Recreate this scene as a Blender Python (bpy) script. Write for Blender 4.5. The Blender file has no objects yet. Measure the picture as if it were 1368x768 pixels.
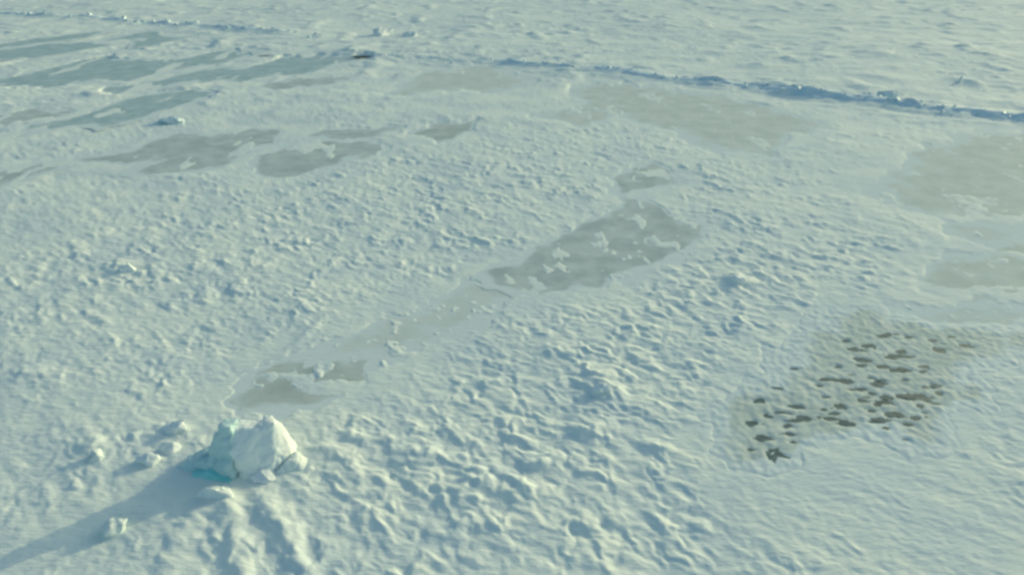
import bpy, bmesh, math, random
import numpy as np
from mathutils import Vector, Matrix, Euler, noise as mnoise

# ------------------------------------------------------------------ camera, sky, sun, exposure
scene = bpy.context.scene
CAM_H, PITCH, FPX = 20.0, math.radians(28.0), 912.0      # drone height, downward tilt, focal length in photo pixels
cam_d = bpy.data.cameras.new('camera')
cam_d.sensor_width = 36.0
cam_d.lens = 36.0 * FPX / 1368.0
cam_d.clip_start, cam_d.clip_end = 0.1, 9000
cam = bpy.data.objects.new('camera', cam_d)
scene.collection.objects.link(cam)
cam.location = (0, 0, CAM_H)
cam.rotation_euler = (math.radians(90) - PITCH, 0, 0)
scene.camera = cam

SUN_EL = math.radians(15.0)
SUN_AZ = math.atan2(0.80, 0.60)                           # clockwise from +Y (view direction): sun behind the scene on the right
world = bpy.data.worlds.new('World'); scene.world = world
world.use_nodes = True
wn = world.node_tree.nodes; wl = world.node_tree.links
bg = wn['Background']
sky = wn.new('ShaderNodeTexSky'); sky.sky_type = 'NISHITA'; sky.sun_disc = False
sky.sun_elevation = SUN_EL; sky.sun_rotation = SUN_AZ
sky.air_density = 1.0; sky.dust_density = 2.0; sky.ozone_density = 0.6
tint = wn.new('ShaderNodeMix'); tint.data_type = 'RGBA'; tint.blend_type = 'MULTIPLY'      # cool green cast of the whole daylight
tint.inputs[0].default_value = 1.0; tint.inputs[7].default_value = (0.98, 1.21, 1.18, 1)
wl.new(sky.outputs['Color'], tint.inputs[6]); wl.new(tint.outputs[2], bg.inputs['Color'])
bg.inputs['Strength'].default_value = 0.15
sun_d = bpy.data.lights.new('sun', 'SUN')
sun_d.energy = 2.2; sun_d.angle = math.radians(0.6); sun_d.color = (1.0, 0.88, 0.49)
sun = bpy.data.objects.new('sun', sun_d); scene.collection.objects.link(sun)
sdir = Vector((math.sin(SUN_AZ) * math.cos(SUN_EL), math.cos(SUN_AZ) * math.cos(SUN_EL), math.sin(SUN_EL)))
sun.rotation_euler = sdir.to_track_quat('Z', 'Y').to_euler()
sun.location = sdir * 200
scene.view_settings.view_transform = 'Standard'; scene.view_settings.look = 'None'
scene.view_settings.exposure = -0.10; scene.view_settings.gamma = 1.0
scene.view_settings.use_curve_mapping = False
scene.cycles.use_denoising = True
scene.cycles.max_bounces = 6
scene.cycles.filter_width = 3.0
rng = random.Random(7)
COL = scene.collection

# ------------------------------------------------------------------ small helpers
CP, SP = math.cos(PITCH), math.sin(PITCH)
def ground(u, v, z=0.0):
    """photo pixel -> point on the ground"""
    a, b = u - 684.0, v - 384.0
    t = (CAM_H - z) / (FPX * SP + b * CP)
    return (a * t, (FPX * CP - b * SP) * t)

def tag(o, label=None, cat=None, group=None, kind=None):
    if label: o['label'] = label
    if cat: o['category'] = cat
    if group: o['group'] = group
    if kind: o['kind'] = kind
    return o

def link(name, me, mat=None, parent=None):
    o = bpy.data.objects.new(name, me); COL.objects.link(o)
    if mat and me is not None and not me.materials: me.materials.append(mat)
    if parent: o.parent = parent
    return o

def np_mesh(name, co, faces, smooth=True):
    me = bpy.data.meshes.new(name)
    n = faces.shape[1]
    me.vertices.add(len(co)); me.vertices.foreach_set('co', np.ascontiguousarray(co, dtype=np.float32).ravel())
    me.loops.add(faces.size); me.loops.foreach_set('vertex_index', np.ascontiguousarray(faces, dtype=np.int32).ravel())
    me.polygons.add(len(faces))
    me.polygons.foreach_set('loop_start', np.arange(0, faces.size, n, dtype=np.int32))
    me.update(calc_edges=True)
    if smooth: me.polygons.foreach_set('use_smooth', np.ones(len(faces), dtype=bool))
    me.validate(); me.update()
    return me

# ------------------------------------------------------------------ vectorised noise
_r = np.random.RandomState(3)
_PERM = _r.permutation(4096)
_ang = _r.rand(4096) * 2 * np.pi
_GX, _GY = np.cos(_ang), np.sin(_ang)
def pn(x, y, seed=0):
    x = np.asarray(x, dtype=np.float64) + seed * 17.31; y = np.asarray(y, dtype=np.float64) - seed * 9.77
    xi = np.floor(x).astype(np.int64); yi = np.floor(y).astype(np.int64)
    fx = x - xi; fy = y - yi
    def g(ix, iy, dx, dy):
        h = _PERM[(_PERM[ix & 4095] + iy) & 4095]
        return _GX[h] * dx + _GY[h] * dy
    ux = fx * fx * fx * (fx * (fx * 6 - 15) + 10); uy = fy * fy * fy * (fy * (fy * 6 - 15) + 10)
    a = g(xi, yi, fx, fy); b = g(xi + 1, yi, fx - 1, fy)
    c = g(xi, yi + 1, fx, fy - 1); d = g(xi + 1, yi + 1, fx - 1, fy - 1)
    return (a + ux * (b - a) + uy * ((c + ux * (d - c)) - (a + ux * (b - a)))) * 1.5
def fbm(x, y, o=3, seed=0, gain=0.5):
    s = 0; a = 1; f = 1
    for i in range(o):
        s = s + a * pn(x * f, y * f, seed + i); a *= gain; f *= 2.03
    return s
def sstep(a, b, t):
    t = np.clip((t - a) / (b - a), 0, 1); return t * t * (3 - 2 * t)

def poly_sd(px, py, poly):
    """signed distance, positive inside"""
    d = np.full(px.shape, 1e9); ins = np.zeros(px.shape, bool)
    n = len(poly)
    for i in range(n):
        x0, y0 = poly[i]; x1, y1 = poly[(i + 1) % n]
        ex, ey = x1 - x0, y1 - y0
        t = np.clip(((px - x0) * ex + (py - y0) * ey) / (ex * ex + ey * ey + 1e-9), 0, 1)
        d = np.minimum(d, (px - x0 - t * ex) ** 2 + (py - y0 - t * ey) ** 2)
        c = ((y0 <= py) & (y1 > py)) | ((y1 <= py) & (y0 > py))
        with np.errstate(divide='ignore', invalid='ignore'):
            xx = x0 + (py - y0) * ex / (ey if ey != 0 else 1e-9)
        ins ^= c & (px < xx)
    d = np.sqrt(d)
    return np.where(ins, d, -d)
def line_d(px, py, pts):
    d = np.full(px.shape, 1e9)
    for (x0, y0), (x1, y1) in zip(pts[:-1], pts[1:]):
        ex, ey = x1 - x0, y1 - y0
        t = np.clip(((px - x0) * ex + (py - y0) * ey) / (ex * ex + ey * ey + 1e-9), 0, 1)
        d = np.minimum(d, (px - x0 - t * ex) ** 2 + (py - y0 - t * ey) ** 2)
    return np.sqrt(d)

# ------------------------------------------------------------------ frozen pools: outline in photo pixels, edge softness, tone, description
# tone: 'dark' bare grey ice, 'blue' bluish bare ice, 'pale' ice under a film of snow
POOLS = [
 ('central', 'dark', 0.5, [(640,368),(690,355),(703,344),(722,330),(738,319),(765,310),(780,298),(800,288),(842,282),(832,270),(850,265),(880,278),(892,291),(932,297),(938,312),(892,346),(850,362),(790,379),(745,391),(700,387),(668,380)],
  'largest dark grey frozen pool in the middle of the snowfield'),
 ('cap', 'dark', 0.45, [(824,240),(850,227),(880,221),(895,230),(892,240),(912,247),(870,254),(828,258)],
  'small dark hat-shaped frozen pool just beyond the central pool'),
 ('leftA', 'dark', 0.6, [(88,216),(130,213),(180,203),(205,189),(260,181),(368,177),(362,191),(318,200),(335,208),(300,217),(260,224),(190,233),(185,225),(230,212),(170,219),(120,222)],
  'ragged grey frozen pool with snow islands on the left side'),
 ('leftB', 'dark', 0.6, [(338,226),(350,209),(395,192),(450,188),(512,194),(505,205),(460,211),(445,221),(400,233),(350,234)],
  'compact grey frozen pool right of the ragged island pool'),
 ('sliver', 'dark', 0.7, [(418,181),(470,170),(542,169),(505,178),(430,187)],
  'thin grey frozen sliver above the compact left pool'),
 ('lens', 'film', 0.9, [(552,181),(590,165),(632,167),(622,178),(570,185)],
  'small pale grey frozen lens right of the thin sliver'),
 ('edge', 'dark', 0.6, [(-60,250),(-60,232),(0,226),(40,220),(78,222),(40,232),(0,247)],
  'dark frozen pool cut by the left edge of the picture'),
 ('hA', 'dark', 0.8, [(-60,170),(-40,160),(30,150),(105,147),(60,158),(10,168)],
  'narrow grey frozen pool touching the left edge below the blue pools'),
 ('hB', 'blue', 0.8, [(55,167),(110,158),(165,140),(238,126),(268,129),(225,144),(150,158),(95,169)],
  'slanting blue grey frozen pool with a thin tail on the left'),
 ('hC', 'dark', 0.8, [(-50,190),(-40,180),(48,176),(20,184)],
  'tiny grey frozen strip at the left edge above the dark edge pool'),
 ('bigA', 'blue', 1.0, [(-60,112),(0,106),(50,97),(110,84),(200,79),(260,76),(310,70),(322,74),(272,88),(200,98),(120,107),(60,112)],
  'largest blue frozen pool in the upper left'),
 ('bigB', 'blue', 1.0, [(160,113),(240,102),(330,88),(420,76),(485,79),(405,92),(300,105),(185,117)],
  'long blue grey frozen streak just below the largest blue pool'),
 ('bigC', 'dark', 1.0, [(340,119),(398,104),(475,102),(435,112),(362,121)],
  'grey frozen wedge below the right end of the long blue streak'),
 ('farA', 'blue', 1.2, [(8,73),(30,62),(100,56),(165,57),(110,67),(50,74)],
  'pale blue frozen pool third from the top in the upper left'),
 ('farB', 'blue', 1.2, [(140,57),(185,46),(245,49),(205,58)],
  'small pale blue frozen pool highest in the upper left'),
 ('farC', 'blue', 1.2, [(-60,66),(-30,58),(40,52),(135,42),(110,50),(40,58),(0,64)],
  'faint thin blue frozen strip at the far upper left edge'),
 ('warmA', 'pale', 1.6, [(728,151),(788,140),(772,126),(800,111),(862,114),(905,128),(962,128),(1005,144),(1085,162),(1045,192),(982,203),(935,187),(902,166),(840,156),(770,159)],
  'wide pale grey frozen pool below the middle of the long ridge'),
 ('warmB', 'pale', 2.0, [(1175,248),(1240,212),(1300,186),(1430,176),(1430,300),(1290,294),(1220,278)],
  'broad pale frozen pool at the right edge below the ridge'),
 ('warmC', 'pale', 1.4, [(1245,374),(1280,348),(1340,332),(1430,326),(1430,402),(1310,403),(1262,392)],
  'smaller pale frozen pool at the right edge above the speckled slush'),
 ('slush', 'slush', 1.0, [(968,566),(1000,535),(1058,502),(1085,452),(1140,420),(1200,423),(1270,438),(1400,445),(1345,472),(1288,492),(1280,532),(1232,568),(1150,573),(1085,580),(1052,614),(1000,620),(968,596)],
  'grey slushy patch speckled with dark puddles at lower right'),
 ('bottom', 'film', 0.6, [(308,535),(345,505),(388,482),(440,490),(492,478),(482,502),(440,527),(380,537),(335,543)],
  'grey frozen hollow just beyond the upright ice block'),
 ('trail', 'trace', 1.0, [(440,486),(470,462),(520,432),(580,408),(640,384),(690,390),(650,412),(585,440),(520,470),(470,490)],
  'faint grey film of thin ice trailing from the central pool towards the ice block'),
 ('link', 'trace', 1.0, [(1285,302),(1330,300),(1430,306),(1430,324),(1340,328),(1300,322)],
  'faint film of thin ice between the two pale pools at the right edge'),
 ('link2', 'trace', 0.9, [(1205,418),(1262,408),(1320,410),(1430,408),(1430,440),(1290,432)],
  'faint film of thin ice between the speckled slush and the pool above it'),
 ('faint', 'pale', 2.0, [(535,121),(560,100),(640,94),(705,104),(662,119)],
  'faint pale frozen patch under the left end of the ridge'),
]
POOLW = [[ground(u, v) for u, v in p[3]] for p in POOLS]
POOL_Z = [-0.001 * i for i in range(len(POOLS))]

RIDGE = [ground(u, v) for u, v in [(488,77),(560,77),(640,83),(720,88),(800,96),(870,103),(985,114),(1050,121),(1180,137),(1260,146),(1368,158),(1480,170)]]
RIDGE2 = [ground(u, v) for u, v in [(-80,17),(0,20),(130,25),(240,33),(330,42),(430,50)]]
BLK = ground(312, 645)

# roughness of the snow: (pixel, radius in m, amount)
ROUGH = [(820,520,6,.9),(740,480,5,.7),(640,640,4.5,1.2),(540,610,3.5,.8),(760,600,4,.9),(970,350,8,.7),(480,280,12,.55),(330,300,10,.5),
         (160,350,6,.5),(840,190,10,.6),(980,370,5,.8),(600,240,10,.5),(1140,340,8,.5),(330,690,3,.1),(1000,190,14,.3),
         (430,560,3,.4),(900,420,6,.6)]
FLAT = [(540,430,4,.75),(1150,680,5,.5),(1280,640,5,.5),(60,560,4,.3),(350,470,3,.5),(60,300,8,.4),(1050,640,4,.4),(640,130,14,.4),(330,130,20,.3)]
ROUGHW = [(ground(u, v), r, a) for u, v, r, a in ROUGH]
FLATW = [(ground(u, v), r, a) for u, v, r, a in FLAT]
# drift ribs running out from the ice block (pixels, half width, height)
RIBS = [([(300,668),(262,690),(236,720),(222,775),(215,830)], .45, .10), ([(305,676),(312,715),(330,790)], .4, .2), ([(345,668),(385,715),(410,790)], .4, .18),
        ([(372,480),(345,505),(310,528)], .3, .10), ([(428,430),(372,480)], .28, .08)]
RIBSW = [([ground(u, v) for u, v in p], w, h) for p, w, h in RIBS]
# single swells in the snow that can be picked out: pixel, half-width x, half-depth y, height
SWELL = [(800,512,.8,.7,.35),(815,530,.6,.5,.25),(560,612,.9,.6,.4),(640,640,1.0,.7,.42),(690,655,.8,.6,.35),(600,660,1,.6,.3),(790,575,.7,.5,.3),
         (740,470,.6,.6,.28),(430,600,.8,.6,.2),(470,585,.5,.5,.25),(120,598,.6,.6,.28),(35,500,.7,.6,.25),
         (160,355,.8,.7,.35),(980,372,.9,.8,.4),(720,620,.6,.5,.3),(820,690,.6,.5,.25),(500,690,.7,.5,.28),(1240,470,.7,.7,.1)]
SWELLW = [(ground(u, v), a, b, h) for u, v, a, b, h in SWELL]

LEE = [ground(u, v) for u, v in [(215,625),(120,665),(0,722),(-120,770),(-60,860),(30,790),(80,755),(190,690),(262,655)]]
def in_bbox(x, y, pts, m):
    xs = [p[0] for p in pts]; ys = [p[1] for p in pts]
    return (x > min(xs) - m) & (x < max(xs) + m) & (y > min(ys) - m) & (y < max(ys) + m)

POOLD = [float(np.hypot(*np.mean(p, axis=0))) for p in POOLW]
def warp(x, y, i):
    a = min(7.0, .00042 * POOLD[i] ** 2); g = max(1.0, POOLD[i] / 45)
    return y + a * fbm(x / (3.2 * g), y / (6 * g * g), 3, 160, .6)
def pool_mask(x, y, i):
    """0 outside .. 1 well inside pool i, with a ragged shoreline"""
    soft = POOLS[i][2]
    k = 1.0 if soft < 1 else 1.6
    wob = 0.75 * k * fbm(x / (2.6 * k), y / (3.4 * k), 3, 40 + i) + 0.25 * pn(x / .7, y / .8, 60 + i)
    return sstep(-soft, soft, poly_sd(x, warp(x, y, i), POOLW[i]) + .5 * soft + .15 + (.9 if POOLS[i][1] == 'blue' else 0) + wob * min(1.0, 0.35 + soft))

def pool_dust(x, y, i):
    """drifted snow on the ice: 1 along the shore, 0 well inside"""
    soft = POOLS[i][2]
    wob = .9 * fbm(x / 2.2, y / 3.0, 3, 140 + i)
    return 1 - sstep(-.9 * soft, 1.3 * soft + .2, poly_sd(x, warp(x, y, i), POOLW[i]) + .6 * soft + .2 + wob * soft + (.9 if POOLS[i][1] == 'blue' else 0))

def height(x, y):
    x = np.asarray(x, dtype=np.float64); y = np.asarray(y, dtype=np.float64)
    d = np.hypot(x, y)
    rough = 0.66 + 0.35 * fbm(x / 17, y / 17, 2, 5) + 0.25 * pn(x / 5, y / 5, 9)
    for (c, r, a) in ROUGHW:
        rough = rough + .55 * a * np.exp(-(((x - c[0]) ** 2 + (y - c[1]) ** 2) / r ** 2))
    for (c, r, a) in FLATW:
        rough = rough - a * np.exp(-(((x - c[0]) ** 2 + (y - c[1]) ** 2) / r ** 2))
    rough = rough * (.45 + .8 * sstep(-.3, .45, pn(x / 2.7, y / 2.7, 13) + .4 * pn(x / 1.2, y / 1.2, 14)))
    rough = np.clip(rough, 0.12, 1.2)
    # wind axes: lumps are drawn out along (0.80,-0.60)
    a = 0.80 * x - 0.60 * y; b = 0.60 * x + 0.80 * y
    wx = 0.18 * fbm(x / 1.3, y / 1.3, 2, 11); wy = 0.18 * fbm(x / 1.3, y / 1.3, 2, 15)
    A = a / 1.30 + wx; B = b / 0.95 + wy
    n1 = pn(A * 1.45, B * 1.45, 21)
    nb = pn(A * 0.85, B * 0.85, 25)
    n2 = pn(A * 3.0, B * 3.0, 27)
    n3 = pn(A * 6.2, B * 5.6, 31)
    nd = pn(A * 1.9 + 9, B * 1.7, 33)
    fine_ = 1 - sstep(60, 140, d)
    lum = 0.062 * n1 + 0.080 * sstep(-.35, .7, nb + .2 * n2) + 0.055 * sstep(-.1, .65, nd) * (0.3 + sstep(-.3, .3, pn(x / 3.1, y / 3.1, 34))) + 0.020 * n2 + 0.006 * n3 * fine_
    z = 0.02 + rough * lum * (.88 - .14 * sstep(0, 14, -x)) + 0.10 * pn(x / 9, y / 9, 35) + 0.025 * fbm(a / 3.5, b / 1.1, 2, 37) * (0.5 + .5 * rough) + .010 * n2 + .003 * n3 * fine_
    z = z + 0.5 * pn(x / 34, y / 34, 38) * sstep(40, 120, d)
    # far field: long low wind ridges and scattered hummocks
    ff = sstep(70, 120, d)
    z = z + ff * (0.22 * np.maximum(0, pn(x / 8, y / 5, 44)) + 0.45 * np.maximum(0, pn(x / 3.4, y / 2.6, 45) - .15) * sstep(-.2, .3, pn(x / 22, y / 22, 46))
                  + .55 * np.maximum(0, pn(x / 5.5, y / 9, 47) - .3))
    m = in_bbox(x, y, LEE, 3)
    if m.any():
        k = sstep(-.5, .6, poly_sd(x[m], y[m], LEE) + .5 * pn(x[m] / 1.1, y[m] / 1.1, 81))
        z[m] = z[m] * (1 - k) + k * (-.02 + .03 * pn(x[m] / 2, y[m] / 2, 82) + .02 * n1[m] + .25 * (z[m] - .05))
    m = in_bbox(x, y, RIDGE, 14)
    if m.any():
        dr = line_d(x[m], y[m], RIDGE); al = .93 * x[m] - .36 * y[m]; ac = .36 * x[m] + .93 * y[m]
        z[m] += np.exp(-(dr / 7) ** 2) * (.45 * np.maximum(0, pn(al / 7, ac / 1.6, 83) - .05) + .25 * np.maximum(0, pn(al / 2.5, ac / 1.2, 84)))
    for (p, w, h) in RIBSW:
        m = in_bbox(x, y, p, 2)
        if m.any():
            z[m] += h * np.exp(-(line_d(x[m], y[m], p) / w) ** 2) * (0.75 + 0.5 * pn(x[m] / .8, y[m] / .8, 51))
    for (c, sa, sb, h) in SWELLW:
        m = (np.abs(x - c[0]) < 4) & (np.abs(y - c[1]) < 4)
        if m.any():
            q = ((x[m] - c[0]) / sa) ** 2 + ((y[m] - c[1]) / sb) ** 2
            z[m] += .7 * h * np.exp(-q) * (0.8 + 0.5 * pn(x[m] / .5, y[m] / .5, 53))
    m = in_bbox(x, y, RIDGE, 6)
    if m.any():
        z[m] += 0.35 * np.exp(-(line_d(x[m], y[m], RIDGE) / 2.2) ** 2)
    m = in_bbox(x, y, RIDGE2, 8)
    if m.any():
        z[m] += 0.5 * np.exp(-(line_d(x[m], y[m], RIDGE2) / 2.5) ** 2) * (0.6 + pn(x[m] / 6, y[m] / 6, 57))
    for i, pw in enumerate(POOLW):
        m = in_bbox(x, y, pw, 10)
        if not m.any(): continue
        xx, yy = x[m], y[m]
        near = sstep(-2.6 - POOLS[i][2], -.2 - .8 * POOLS[i][2], poly_sd(xx, yy, POOLW[i]) + pn(xx / 1.5, yy / 1.5, 85))
        z[m] = z[m] * (1 - near) + near * np.maximum(.006, .024 + .42 * (z[m] - .06))
        k = sstep(.06, .62, pool_mask(xx, yy, i))
        tone = POOLS[i][1]
        g = max(1.0, POOLD[i] / 45)
        isl = 0.085 * sstep(.27, .55, fbm(xx / (1.7 * g), yy / (2.4 * g * g), 3, 70 + i, .6) - {'dark': 0, 'blue': .10}.get(tone, .12))
        bed = POOL_Z[i] - 0.045 + .7 * isl + 0.008 * n2[m]
        if tone == 'film': bed = POOL_Z[i] - .045 + .035 * n1[m] + .025 * n2[m] + .5 * isl
        if tone in ('pale', 'trace'): bed = POOL_Z[i] - .030 + .045 * n1[m] + .030 * n2[m] + .5 * isl
        if tone == 'slush': bed = POOL_Z[i] - 0.08 + .01 * n2[m]
        z[m] = z[m] * (1 - k) + bed * k
    return z

# ------------------------------------------------------------------ materials
def new_mat(name):
    m = bpy.data.materials.new(name); m.use_nodes = True
    nt = m.node_tree; b = nt.nodes['Principled BSDF']
    return m, nt, b
def noise_node(nt, scale, detail=4, rough=.55, vec=None, stretch=None):
    n = nt.nodes.new('ShaderNodeTexNoise'); n.inputs['Scale'].default_value = scale
    n.inputs['Detail'].default_value = detail; n.inputs['Roughness'].default_value = rough
    if vec is not None:
        if stretch:
            mp = nt.nodes.new('ShaderNodeMapping'); mp.inputs['Scale'].default_value = stretch[0]; mp.inputs['Rotation'].default_value = (0, 0, stretch[1])
            nt.links.new(vec, mp.inputs['Vector']); vec = mp.outputs['Vector']
        nt.links.new(vec, n.inputs['Vector'])
    return n
def mixc(nt, fac, a, b):
    m = nt.nodes.new('ShaderNodeMix'); m.data_type = 'RGBA'
    for sock, v in ((m.inputs[0], fac), (m.inputs[6], a), (m.inputs[7], b)):
        if hasattr(v, 'is_output'): nt.links.new(v, sock)
        else: sock.default_value = v if not isinstance(v, tuple) else (*v, 1)
    return m.outputs[2]
def ramp(nt, fac, lo, hi):
    r = nt.nodes.new('ShaderNodeMapRange'); r.interpolation_type = 'SMOOTHSTEP'
    r.inputs['From Min'].default_value = lo; r.inputs['From Max'].default_value = hi
    nt.links.new(fac, r.inputs['Value']); return r.outputs['Result']
def bump(nt, bsdf, h, strength, dist):
    b = nt.nodes.new('ShaderNodeBump'); b.inputs['Strength'].default_value = strength; b.inputs['Distance'].default_value = dist
    nt.links.new(h, b.inputs['Height']); nt.links.new(b.outputs['Normal'], bsdf.inputs['Normal'])

SNOW_A, SNOW_B = (0.815, 0.87, 0.805), (0.705, 0.785, 0.775)
def snow_material(name):
    m, nt, b = new_mat(name)
    geo = nt.nodes.new('ShaderNodeNewGeometry')
    n1 = noise_node(nt, .22, 5, .6, geo.outputs['Position'])
    n2 = noise_node(nt, 2.6, 5, .6, geo.outputs['Position'], ((0.6, 1.5, 1), .64))
    c = mixc(nt, ramp(nt, n1.outputs['Fac'], .38, .66), SNOW_A, SNOW_B)
    nt.links.new(c, b.inputs['Base Color'])
    b.inputs['Roughness'].default_value = .8
    b.inputs['Specular IOR Level'].default_value = .10
    bump(nt, b, n2.outputs['Fac'], .6, .10)
    return m
SNOW = snow_material('snow')

def pool_material(name, bare_a, bare_b, rough, dustlo, dusthi, spec=.1):
    m, nt, b = new_mat(name)
    geo = nt.nodes.new('ShaderNodeNewGeometry')
    n1 = noise_node(nt, .45, 5, .6, geo.outputs['Position'])
    n2 = noise_node(nt, .8, 7, .62, geo.outputs['Position'], ((0.7, 1.25, 1), .5))
    bare = mixc(nt, ramp(nt, n1.outputs['Fac'], .35, .65), bare_a, bare_b)
    at = nt.nodes.new('ShaderNodeAttribute'); at.attribute_name = 'dust'
    ad = nt.nodes.new('ShaderNodeMath'); ad.operation = 'ADD'
    ct = nt.nodes.new('ShaderNodeMath'); ct.operation = 'MULTIPLY_ADD'; ct.inputs[1].default_value = 2.0; ct.inputs[2].default_value = -.5
    n4 = noise_node(nt, .35, 8, .68, geo.outputs['Position'], ((1.0, 1.6, 1), .45))
    mx = nt.nodes.new('ShaderNodeMath'); mx.operation = 'MULTIPLY_ADD'; mx.inputs[1].default_value = .5
    hf = nt.nodes.new('ShaderNodeMath'); hf.operation = 'MULTIPLY'; hf.inputs[1].default_value = .5
    nt.links.new(n4.outputs['Fac'], hf.inputs[0]); nt.links.new(n2.outputs['Fac'], mx.inputs[0]); nt.links.new(hf.outputs[0], mx.inputs[2])
    nt.links.new(mx.outputs[0], ct.inputs[0])
    nt.links.new(at.outputs['Fac'], ad.inputs[0]); nt.links.new(ct.outputs[0], ad.inputs[1])
    f = ramp(nt, ad.outputs[0], dustlo, dusthi)
    nt.links.new(mixc(nt, f, bare, SNOW_B), b.inputs['Base Color'])
    b.inputs['Roughness'].default_value = rough
    b.inputs['Specular IOR Level'].default_value = spec
    n3 = noise_node(nt, 2.6, 5, .6, geo.outputs['Position'], ((0.6, 1.5, 1), .64))
    bump(nt, b, n3.outputs['Fac'], .3, .08)
    return m
POOLM = {
 'dark': pool_material('bare_grey_ice', (.44, .51, .50), (.59, .645, .62), .6, .50, .98),
 'blue': pool_material('bare_blue_ice', (.36, .495, .52), (.50, .61, .62), .6, .54, 1.02),
 'film': pool_material('grey_ice_under_film', (.44, .505, .475), (.57, .62, .585), .7, .56, 1.12, .06),
 'pale': pool_material('snow_filmed_ice', (.595, .655, .605), (.69, .735, .685), .8, .44, 1.10, .03),
 'trace': pool_material('thin_snow_over_ice', (.63, .69, .65), (.69, .74, .70), .8, .40, .95, .03),
 'slush': pool_material('wet_slush', (.55, .62, .57), (.635, .695, .645), .7, .48, 1.10, .06),
}
def plain_material(name, ca, cb, scale, rough, spec=.3, bmp=(.3, .05), sss=0):
    m, nt, b = new_mat(name)
    tc = nt.nodes.new('ShaderNodeTexCoord')
    n = noise_node(nt, scale, 5, .6, tc.outputs['Object'])
    nt.links.new(mixc(nt, ramp(nt, n.outputs['Fac'], .35, .65), ca, cb), b.inputs['Base Color'])
    b.inputs['Roughness'].default_value = rough; b.inputs['Specular IOR Level'].default_value = spec
    if sss:
        b.inputs['Subsurface Weight'].default_value = sss; b.inputs['Subsurface Radius'].default_value = (.25, .6, .7); b.inputs['Subsurface Scale'].default_value = .3
    bump(nt, b, n.outputs['Fac'], *bmp)
    return m
PUDDLE = plain_material('dark_meltwater', (.08, .125, .125), (.16, .22, .215), 2.5, .5, .15, (.1, .02))
LEADW = plain_material('dark_water', (.015, .02, .02), (.03, .04, .04), 2, .5, .1, (.1, .02))
ICE = plain_material('shade_tinted_ice', (.41, .62, .65), (.54, .71, .73), 1.3, .4, .4, (.35, .08), .0)  # bluish ice, with the shade of the fin's face darkened into the colour
RIDGEICE = plain_material('shade_blue_ridge_ice', (.52, .68, .72), (.66, .76, .78), 1.2, .45, .3, (.35, .08))  # shadow blue painted into the slabs and the lone blocks
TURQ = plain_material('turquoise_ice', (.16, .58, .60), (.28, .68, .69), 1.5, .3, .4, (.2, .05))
BANKM = plain_material('shade_blue_snow_bank', (.56, .72, .78), (.70, .79, .81), .8, .6, .1, (.4, .1))  # snow tinted blue to deepen the shade on the ridge's near side
CHUNKM = plain_material('snowy_ice', (.74, .82, .82), (.82, .85, .83), 1.6, .5, .3, (.4, .08))

# ------------------------------------------------------------------ the snowfield: one sheet out to the horizon
def radii():
    r = [2.0]
    while r[-1] < 12.5: r.append(r[-1] + .5)
    while r[-1] < 290:
        d = r[-1]; r.append(d + max(.05, min(.62, d * d / (FPX * CAM_H) * 1.5)))
    while r[-1] < 7000: r.append(r[-1] * 1.05 + .3)
    return np.array(r)
R_ = radii()
fine = np.linspace(math.radians(-46), math.radians(46), 960)
coarse = np.linspace(math.radians(46), math.radians(314), 60)[1:-1]
TH = np.concatenate([fine, coarse])
nt_, nr_ = len(TH), len(R_)
RR, TT = np.meshgrid(R_, TH, indexing='ij')
X = (RR * np.sin(TT)).ravel(); Y = (RR * np.cos(TT)).ravel()
Z = height(X, Y)
Z *= 1 - sstep(300, 900, np.hypot(X, Y)) * .9
far = sstep(250, 500, np.hypot(X, Y))
co = np.column_stack([X, Y, Z])
i = np.arange(nr_ - 1)[:, None]; j = np.arange(nt_)[None, :]; j2 = (j + 1) % nt_
F = np.stack([i * nt_ + j, (i + 1) * nt_ + j, (i + 1) * nt_ + j2, i * nt_ + j2], axis=-1).reshape(-1, 4)[:, ::-1]
co = np.vstack([co, [[0, 0, 0.05]]])
me = np_mesh('snowfield', co, F)
bm = bmesh.new(); bm.from_mesh(me)     # close the small hole right under the drone
bm.verts.ensure_lookup_table()
c0 = bm.verts[len(co) - 1]
for k in range(nt_): bm.faces.new((bm.verts[(k + 1) % nt_], c0, bm.verts[k]))
bm.to_mesh(me); bm.free()
snowfield = tag(link('snowfield', me, SNOW), 'wide snow covered sea ice with hummocks and wind ridges', kind='structure')

# ------------------------------------------------------------------ frozen pools: flat ice lying in the hollows of the snow
PUD = [(1004,566,26,10),(1036,607,40,14),(1015,535,26,9),(1025,555,20,12),(1065,543,30,8),(1080,560,26,9),(1052,568,14,12),(1130,564,32,9),(1120,543,28,7),
       (1105,530,22,5),(1150,535,20,5),(1165,549,16,6),(1170,563,30,5),(1192,553,24,9),(1213,566,20,10),(1225,530,36,12),(1185,537,18,6),(1175,512,22,10),
       (1165,525,16,8),(1145,520,30,8),(1130,508,26,6),(1250,515,20,9),(1255,525,14,6),(1238,490,26,6),(1208,495,20,5),(1180,490,22,5),(1152,480,20,6),
       (1120,490,18,5),(1160,462,22,7),(1130,455,16,5),(1205,470,16,8),(1215,450,20,5),(1255,467,24,6),(1290,462,22,5),(1095,515,16,4),(1020,585,22,7),
       (1060,590,20,6),(1190,478,12,5),(1270,450,16,4),(1100,547,12,4)]
r2 = random.Random(91)
for _ in range(46):
    t = r2.random(); u = r2.gauss(1160, 62); v = 520 + (u - 1160) * -.22 + r2.gauss(0, 34)
    PUD.append((u, v, r2.uniform(8, 18), r2.uniform(2.5, 5)))
PUDW = []
SI = [p[0] for p in POOLS].index('slush')
PUD = [p for p in PUD if pool_mask(np.array([ground(p[0], p[1])[0]]), np.array([ground(p[0], p[1])[1]]), SI)[0] > .6]
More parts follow.
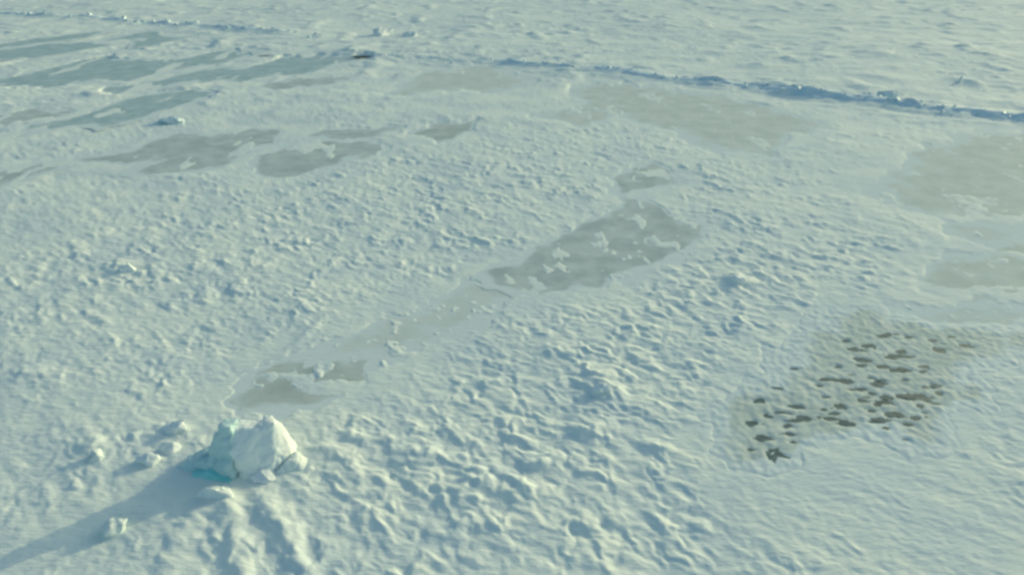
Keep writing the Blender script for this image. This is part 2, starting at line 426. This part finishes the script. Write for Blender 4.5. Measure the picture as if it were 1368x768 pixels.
for (u, v, w, h) in PUD:
    x, y = ground(u, v); PUDW.append((x, y, ground(u + w / 2, v)[0] - x, ground(u, v - h / 2)[1] - y))
pool_objs = {}
for i, (key, tone, soft, _, label) in enumerate(POOLS):
    pw = np.array(POOLW[i]); lo, hi = pw.min(0) - (3, 8), pw.max(0) + (3, 8)
    step = max(.18, math.sqrt((hi - lo).prod() / 14000.0)) if tone != 'slush' else .085
    gx = np.arange(lo[0], hi[0], step); gy = np.arange(lo[1], hi[1], step)
    GX, GY = np.meshgrid(gx, gy); k = pool_mask(GX.ravel(), GY.ravel(), i)
    nx, ny = len(gx), len(gy)
    keep = (k > .04).reshape(ny, nx)
    q = keep[:-1, :-1] | keep[1:, :-1] | keep[:-1, 1:] | keep[1:, 1:]
    a, b = np.nonzero(q)
    f = np.stack([a * nx + b, a * nx + b + 1, (a + 1) * nx + b + 1, (a + 1) * nx + b], -1)
    used, inv = np.unique(f, return_inverse=True)
    pz = np.full(len(used), POOL_Z[i])
    pco = np.column_stack([GX.ravel()[used], GY.ravel()[used], pz])
    if tone == 'slush':      # lumpy slush, hollow where the puddles stand
        sx, sy = pco[:, 0], pco[:, 1]; kk = k[used]
        hz = .030 + .024 * pn(sx / .6, sy / .55, 95) + .026 * pn(sx / .3, sy / .36, 96) + .015 * pn(sx / .13, sy / .15, 97)
        for (x, y, rx, ry) in PUDW:
            hz -= .055 * np.exp(-(((sx - x) / (rx * .75 + .04)) ** 2 + ((sy - y) / (ry * .75 + .04)) ** 2))
        pco[:, 2] = POOL_Z[i] + hz * sstep(.04, .35, kk)
    cen = pco.mean(0); cen[2] = POOL_Z[i]
    me = np_mesh('frozen_pool', pco - cen, inv.reshape(-1, 4))
    at = me.attributes.new('dust', 'FLOAT', 'POINT'); at.data.foreach_set('value', np.maximum(1 - sstep(.30, .8, k[used]), pool_dust(GX.ravel()[used], GY.ravel()[used], i)).astype(np.float32))
    o = link('frozen_pool', me, POOLM[tone]); o.location = cen
    tag(o, label, kind='structure'); pool_objs[key] = o

# dark puddles in the slush
def blob(n, rx, ry, seed):
    v = []
    for k in range(n):
        a = 2 * math.pi * k / n
        r = 1 + .38 * mnoise.noise(Vector((math.cos(a) * 1.2, math.sin(a) * 1.2, seed * 3.1)))+ .2 * mnoise.noise(Vector((math.cos(a) * 3, math.sin(a) * 3, seed * 1.7)))
        v.append((rx * r * math.cos(a), ry * r * math.sin(a)))
    return v
slush = pool_objs['slush']
for n, (u, v, w, h) in enumerate(PUD):
    x, y = ground(u, v); x1, _ = ground(u + w / 2, v); _, y1 = ground(u, v - h / 2)
    q = rng.choice((.6, .8, 1.0, 1.3, 1.7)); rx, ry = (x1 - x) * q * rng.uniform(.8, 1.5), (y1 - y) * q * rng.uniform(.8, 1.2)
    ang = math.radians(rng.uniform(-45, 12)); N = 26; pts = []
    for k in range(N):
        q = 2 * math.pi * k / N; cx, cy = math.cos(q), math.sin(q)
        r = 1 + .55 * mnoise.noise(Vector((cx * 1.3, cy * 1.3, n * 3.1))) + .45 * mnoise.noise(Vector((cx * 3.2, cy * 3.2, n * 1.7)))
        bend = .35 * mnoise.noise(Vector((n * 2.7, .5, .5)))
        px = rx * max(.25, r) * cx; py = ry * max(.25, r) * cy * (1 - .45 * abs(cx)) + bend * ry * cx * cx * 2
        pts.append((px * math.cos(ang * .4) - py * math.sin(ang), px * math.sin(ang * .4) + py * math.cos(ang)))
    bm = bmesh.new()
    c = bm.verts.new((0, 0, 0)); top = [bm.verts.new((*p, 0)) for p in pts]
    for k in range(N): bm.faces.new((c, top[k], top[(k + 1) % N]))
    me = bpy.data.meshes.new('meltwater_puddle'); bm.to_mesh(me); bm.free()
    o = link('meltwater_puddle', me, PUDDLE, slush)
    o.location = Vector((x, y, slush.location.z + .006 + .0003 * n)) - slush.location

# ------------------------------------------------------------------ broken ice: hull pieces with worn edges
def hull_mesh(name, pts, cuts=2, amp=.05, freq=1.6, seed=0, bev=.06, smooth=False):
    bm = bmesh.new()
    for p in pts: bm.verts.new(p)
    r = bmesh.ops.convex_hull(bm, input=bm.verts)
    bmesh.ops.delete(bm, geom=[v for v in bm.verts if not v.link_faces], context='VERTS')
    bmesh.ops.dissolve_limit(bm, angle_limit=math.radians(4), verts=bm.verts, edges=bm.edges)
    if bev: bmesh.ops.bevel(bm, geom=bm.edges[:], offset=bev, segments=2, affect='EDGES', profile=.6, clamp_overlap=True)
    bmesh.ops.triangulate(bm, faces=bm.faces)
    for _ in range(cuts):
        bmesh.ops.subdivide_edges(bm, edges=[e for e in bm.edges if e.calc_length() > .16], cuts=1, use_grid_fill=True)
        bmesh.ops.triangulate(bm, faces=bm.faces)
    bm.normal_update()
    for v in bm.verts:
        p = v.co * freq + Vector((seed * 7.3, seed * 3.1, 0))
        v.co += v.normal * amp * (mnoise.noise(p) + .5 * mnoise.noise(p * 2.3) + .25 * mnoise.noise(p * 5))
    bm.normal_update()
    for f in bm.faces: f.smooth = smooth
    me = bpy.data.meshes.new(name); bm.to_mesh(me); bm.free()
    if not smooth:
        me.polygons.foreach_set('use_smooth', [True] * len(me.polygons))
        me.set_sharp_from_angle(angle=math.radians(32))
    return me

# the upright ice block
bz = float(height(np.array([BLK[0]]), np.array([BLK[1]]))[0])
block = bpy.data.objects.new('ice_block', None); COL.objects.link(block)
block.location = (BLK[0], BLK[1], .02); block.scale = (.92, .95, .90)
tag(block, 'tall upright broken ice block casting a long shadow at lower left', 'ice block')
def fuse(name, hulls, voxel, amp, freq, seed):
    """several hulls fused into one craggy surface"""
    bm = bmesh.new()
    for pts in hulls:
        vs = [bm.verts.new(p) for p in pts]
        r = bmesh.ops.convex_hull(bm, input=vs)
    bmesh.ops.delete(bm, geom=[v for v in bm.verts if not v.link_faces], context='VERTS')
    me = bpy.data.meshes.new('tmp'); bm.to_mesh(me); bm.free()
    t = bpy.data.objects.new('tmp', me); COL.objects.link(t)
    md = t.modifiers.new('remesh', 'REMESH'); md.mode = 'VOXEL'; md.voxel_size = voxel
    sm = t.modifiers.new('smooth', 'SMOOTH'); sm.factor = .5; sm.iterations = 7
    out = bpy.data.meshes.new_from_object(t.evaluated_get(bpy.context.evaluated_depsgraph_get()))
    bpy.data.objects.remove(t); out.name = name
    bm = bmesh.new(); bm.from_mesh(out); bm.normal_update()
    for v in bm.verts:
        p = v.co * freq + Vector((seed * 7.3, seed * 3.1, 0))
        f = mnoise.noise(p) + .55 * mnoise.noise(p * 2.1) + .3 * mnoise.noise(p * 4.7)
        c = abs(mnoise.noise(p * .9 + Vector((5, 2, 8))))
        v.co += v.normal * (amp * f - amp * .5 * max(0, .16 - c) / .16)
    bm.to_mesh(out); bm.free()
    out.polygons.foreach_set('use_smooth', [True] * len(out.polygons))
    out.set_sharp_from_angle(angle=math.radians(40))
    return out
LEDGE = [(-3.2,.75,-.3),(-1.7,.35,-.3),(0,-.05,-.3),(.1,1.9,-.3),(-2.6,1.7,-.3),(-3.0,.9,.10),(-2.2,.75,.50),(-1.1,.5,.80),(0,.25,.95),(.1,1.7,1.0),(-1.2,1.8,.7),(-2.3,1.6,.4)]
FIN = [(-1.3,.45,.2),(-.05,.3,.2),(.1,1.6,.3),(-1.2,1.6,.3),(-1.15,.75,1.4),(-.8,.75,2.0),(-.55,.85,2.45),(.05,.8,2.5),(.05,.4,1.3),(.1,1.5,2.4),(-.5,1.5,2.3),(-1.05,1.4,1.4)]
SADDLE = [(-.8,.75,-.2),(-.7,.9,1.2),(1.0,.15,-.3),(1.5,2.2,-.2),(-.4,2.2,-.2),(-.15,.42,1.4),(.45,.3,1.0),(-.3,.9,2.15),(.5,1.2,2.15),(1.0,1.1,2.05),(1.2,.8,1.1),(-.1,1.9,2.0),(1.1,2.0,1.9)]
TOWER = [(.5,.25,-.3),(1.3,.2,-.3),(2.35,1.3,-.3),(2.2,2.5,-.3),(.7,2.4,-.3),(.75,.85,1.5),(1.05,1.15,2.0),(1.6,1.35,2.15),(1.85,1.75,1.95),(1.0,2.2,2.0),(1.75,.9,1.0),(2.15,1.5,.9)]
TOPLUMP = [(1.0,1.2,1.7),(1.6,1.2,1.6),(1.8,2.0,1.6),(1.1,2.1,1.7),(1.0,1.3,2.2),(1.7,1.4,2.2),(1.4,2.0,2.2)]
FOOT = [(1.6,.2,-.3),(3.0,.6,-.3),(3.2,1.5,-.3),(1.8,1.6,-.3),(2.0,.7,.45),(2.6,1.0,.45),(2.4,1.5,.6)]
APRON = [(-.1,.1,-.3),(1.5,-.2,-.3),(1.9,.9,-.3),(0,.9,-.3),(.2,.4,.35),(1.0,.3,.32),(1.5,.7,.5),(.3,.8,.6)]
HOLLOW = [(-1.55,.1,-.1),(-.1,-.16,-.1),(.05,.4,-.1),(-1.5,.6,-.1),(-1.4,.26,.30),(-.8,.18,.36),(-.2,.0,.22),(-.3,.5,.45),(-1.2,.6,.45)]
LIP = [(-2.1,.3,.0),(-1.2,.15,.0),(-1.1,.5,.0),(-2.0,.7,.0),(-1.9,.4,.22),(-1.3,.3,.25),(-1.3,.6,.3)]
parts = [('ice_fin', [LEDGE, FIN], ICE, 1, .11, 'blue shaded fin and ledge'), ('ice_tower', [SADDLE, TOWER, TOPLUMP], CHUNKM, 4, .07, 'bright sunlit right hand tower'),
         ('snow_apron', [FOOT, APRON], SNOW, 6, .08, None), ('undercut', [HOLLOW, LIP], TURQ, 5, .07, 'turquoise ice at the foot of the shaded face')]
for nm, hulls, mat, sd, amp, lab in parts:
    o = link(nm, fuse(nm, hulls, .07, amp, 1.7, sd), mat, block)
    if lab: o['label'] = lab

# smaller chunks and snow-plastered lumps that can be picked out
def rand_hull(seed, sx, sy, sz, n=16):
    r = random.Random(seed); p = []
    for _ in range(n):
        v = Vector((r.gauss(0, 1), r.gauss(0, 1), r.gauss(0, 1))).normalized()
        p.append((v.x * sx, v.y * sy, v.z * sz))
    return p
CHUNKS = [  # pixel, half sizes in m (x, y, z), tilt deg, material, label
 (288,668,.72,.42,.45,8,CHUNKM,'snow rimmed ice chunk directly in front of the tall ice block'),
 (236,574,.75,.40,.36,-18,CHUNKM,'longest loose ice chunk up and left of the tall ice block'),
 (228,602,.48,.36,.34,10,CHUNKM,'ice chunk between the long loose chunk and the block ledge'),
 (200,618,.52,.36,.34,0,CHUNKM,'bright ice chunk at the left tip of the block ledge'),
 (130,612,.42,.38,.36,5,SNOW,'snow lump beside the upper edge of the long shadow'),
 (155,708,.60,.50,.42,0,SNOW,'rounded snow mound at the lower edge of the long shadow'),
 (352,640,.55,.36,.28,-6,CHUNKM,'low ice chunk at the right foot of the tall ice block'),
 (230,163,1.6,1.4,.55,0,RIDGEICE,'lone ice block coloured shade blue on the snow between the left pools'),
 (170,362,.55,.45,.42,0,CHUNKM,'lone snow chunk in the rough snow at middle left'),
 (512,47,2.6,2.2,1.3,0,CHUNKM,'bright ice rubble heap near the top, the larger left one'),
 (548,49,1.7,1.5,.9,0,CHUNKM,'bright ice rubble heap near the top, the smaller right one'),
 (1186,131,1.7,1.3,1.0,0,RIDGEICE,'ice block coloured shade blue standing just behind the right part of the ridge'),
 (1281,110,.35,.30,1.0,0,CHUNKM,'thin upright ice sliver behind the right end of the ridge'),
 (985,378,.55,.45,.36,0,CHUNKM,'snow chunk among the hummocks right of the central pool'),
 (803,525,.50,.40,.34,0,CHUNKM,'largest snow chunk among the foreground hummocks right of centre'),
]
for n, (u, v, sx, sy, sz, tilt, mat, lab) in enumerate(CHUNKS):
    x, y = ground(u, v)
    me = hull_mesh('ice_chunk', rand_hull(200 + n, sx, sy, sz, 18), 2, .10 * sz / .4, 1.4 / max(.5, sz), n + 10, min(.2 * sz, .12), smooth=(mat == SNOW))
    o = link('snow_mound' if mat == SNOW else 'ice_chunk', me, mat)
    o.location = (x, y, float(height(np.array([x]), np.array([y]))[0]) + .12 * sz)
    o.rotation_euler = (0, math.radians(tilt), 0)
    tag(o, lab, 'snow mound' if mat == SNOW else 'ice chunk')

# ------------------------------------------------------------------ pressure ridges
def resample(pts, step):
    out = []
    for (x0, y0), (x1, y1) in zip(pts[:-1], pts[1:]):
        L = math.hypot(x1 - x0, y1 - y0); n = max(1, int(L / step))
        for k in range(n): out.append((x0 + (x1 - x0) * k / n, y0 + (y1 - y0) * k / n))
    out.append(pts[-1]); return np.array(out)
SLABS = []
for k in range(8):
    r = random.Random(60 + k)
    SLABS.append(hull_mesh('ice_slab', [(r.uniform(.7, 1) * sx, r.uniform(.6, 1) * sy * .8, r.uniform(.75, 1) * sz * .32) for sx in (-1, 1) for sy in (-1, 1) for sz in (-1, 1)], 0, .03, 1.5, k, .05))
for s in SLABS: s.materials.append(RIDGEICE)
def ridge(pts, name, label, step, hgt, width, nslab, smin, smax, seed, env):
    root = bpy.data.objects.new(name, None); COL.objects.link(root)
    P = resample(pts, step)
    T = np.gradient(P, axis=0); T /= np.linalg.norm(T, axis=1)[:, None]; N = np.column_stack([-T[:, 1], T[:, 0]])
    s = np.concatenate([[0], np.cumsum(np.linalg.norm(np.diff(P, axis=0), axis=1))])
    off = 1.1 * pn(s / 7, s * 0 + 3.3, seed) + .5 * pn(s / 2.2, s * 0 + 1.3, seed + 1)
    hh = hgt * (0.50 + .75 * np.clip(pn(s / 9, s * 0 + .7, seed + 2) + .35, 0, 1) + .35 * pn(s / 2.4, s * 0 + .2, seed + 3)) * env(s / s[-1])
    w = np.linspace(-1, 1, 17)
    prof = np.clip(1 - np.abs(w) ** 1.2, 0, 1)
    px = P[:, None, 0] + N[:, None, 0] * (w[None] * width + off[:, None]); py = P[:, None, 1] + N[:, None, 1] * (w[None] * width + off[:, None])
    base = height(px.ravel(), py.ravel()).reshape(px.shape)
    pz = base - .18 + prof[None] * (hh[:, None] + .1) * (0.8 + .55 * pn(px / 1.1, py / 1.1, seed + 5) + .3 * pn(px / .45, py / .45, seed + 6))
    pz[:, 0] = base[:, 0] - .4; pz[:, -1] = base[:, -1] - .4
    root.location = (P[0][0], P[0][1], 0)
    n, m = px.shape
    a = np.arange(n - 1)[:, None]; b = np.arange(m - 1)[None]
    F = np.stack([a * m + b, (a + 1) * m + b, (a + 1) * m + b + 1, a * m + b + 1], -1).reshape(-1, 4)[:, ::-1]
    co = np.column_stack([px.ravel() - P[0][0], py.ravel() - P[0][1], pz.ravel()])
    me = np_mesh('snow_bank', co, F)
    nz = np.empty(len(me.polygons) * 3, np.float32); me.polygons.foreach_get('normal', nz)
    if nz.reshape(-1, 3)[:, 2].mean() < 0: me.flip_normals()
    link('snow_bank', me, BANKM, root)
    r = random.Random(seed)
    for k in range(nslab):
        t = r.random(); q = int(t * (n - 1)); e = hh[q] / hgt
        if r.random() > e + .1: continue
        sc = r.uniform(smin, smax) * (.6 + .5 * e)
        dd = r.gauss(0, .42) * width
        x, y = P[q] + N[q] * (off[q] + dd)
        zb = float(height(np.array([x]), np.array([y]))[0]) + max(0, 1 - abs(dd) / width) * hh[q] * .55
        o = link('ice_slab', r.choice(SLABS), None, root)
        o.location = (x - P[0][0], y - P[0][1], zb)
        o.rotation_euler = (r.uniform(-.8, .8), r.uniform(-.8, .8), r.uniform(0, 6.28))
        o.scale = (sc, sc * r.uniform(.7, 1.1), sc * r.uniform(.7, 1.5))
    tag(root, label, 'pressure ridge')
    return root
ridge(RIDGE, 'pressure_ridge', 'long pressure ridge of broken ice coloured shade blue slanting down to the right edge', .5, .72, 2.7, 120, .2, .45, 300, lambda t: .25 + .9 * t ** 1.5)
ridge(RIDGE2, 'pressure_ridge', 'low faint snowy pressure ridge across the upper left corner', .8, .5, 2.4, 70, .4, .8, 330, lambda t: .8 - .3 * t)

# open crack where the blue streak meets the ridge: dark water below a raised ice lip
def crack(pix, half, label):
    P = resample([ground(u, v) for u, v in pix], .7); n = len(P)
    T = np.gradient(P, axis=0); T /= np.linalg.norm(T, axis=1)[:, None]; N = np.column_stack([-T[:, 1], T[:, 0]])
    wv = half * np.sin(np.linspace(.05, math.pi - .05, n)) * (1 + .5 * pn(np.arange(n) / 3.0, np.zeros(n) + .5, 90))
    A, B = P + N * wv[:, None], P - N * wv[:, None]
    za = height(A[:, 0], A[:, 1]); zb = height(B[:, 0], B[:, 1])
    zz = float(max(za.max(), zb.max())) + .03
    co = np.vstack([np.column_stack([A, za * 0 + zz]), np.column_stack([B, zb * 0 + zz])])
    a = np.arange(n - 1); F = np.stack([a, a + 1, n + a + 1, n + a], -1)
    me = np_mesh('open_water', co, F)
    nz = me.polygons[0].normal.z
    if nz < 0: me.flip_normals()
    tag(link('open_water', me, LEADW), label, kind='structure')
crack([(468,79.4),(484,78.8),(500,78.2)], 1.2, 'short dark crack of open water at the left end of the ridge')
crack([(344,77.6),(355,77.2),(366,77)], .4, 'second short dark crack left of the ridge end')
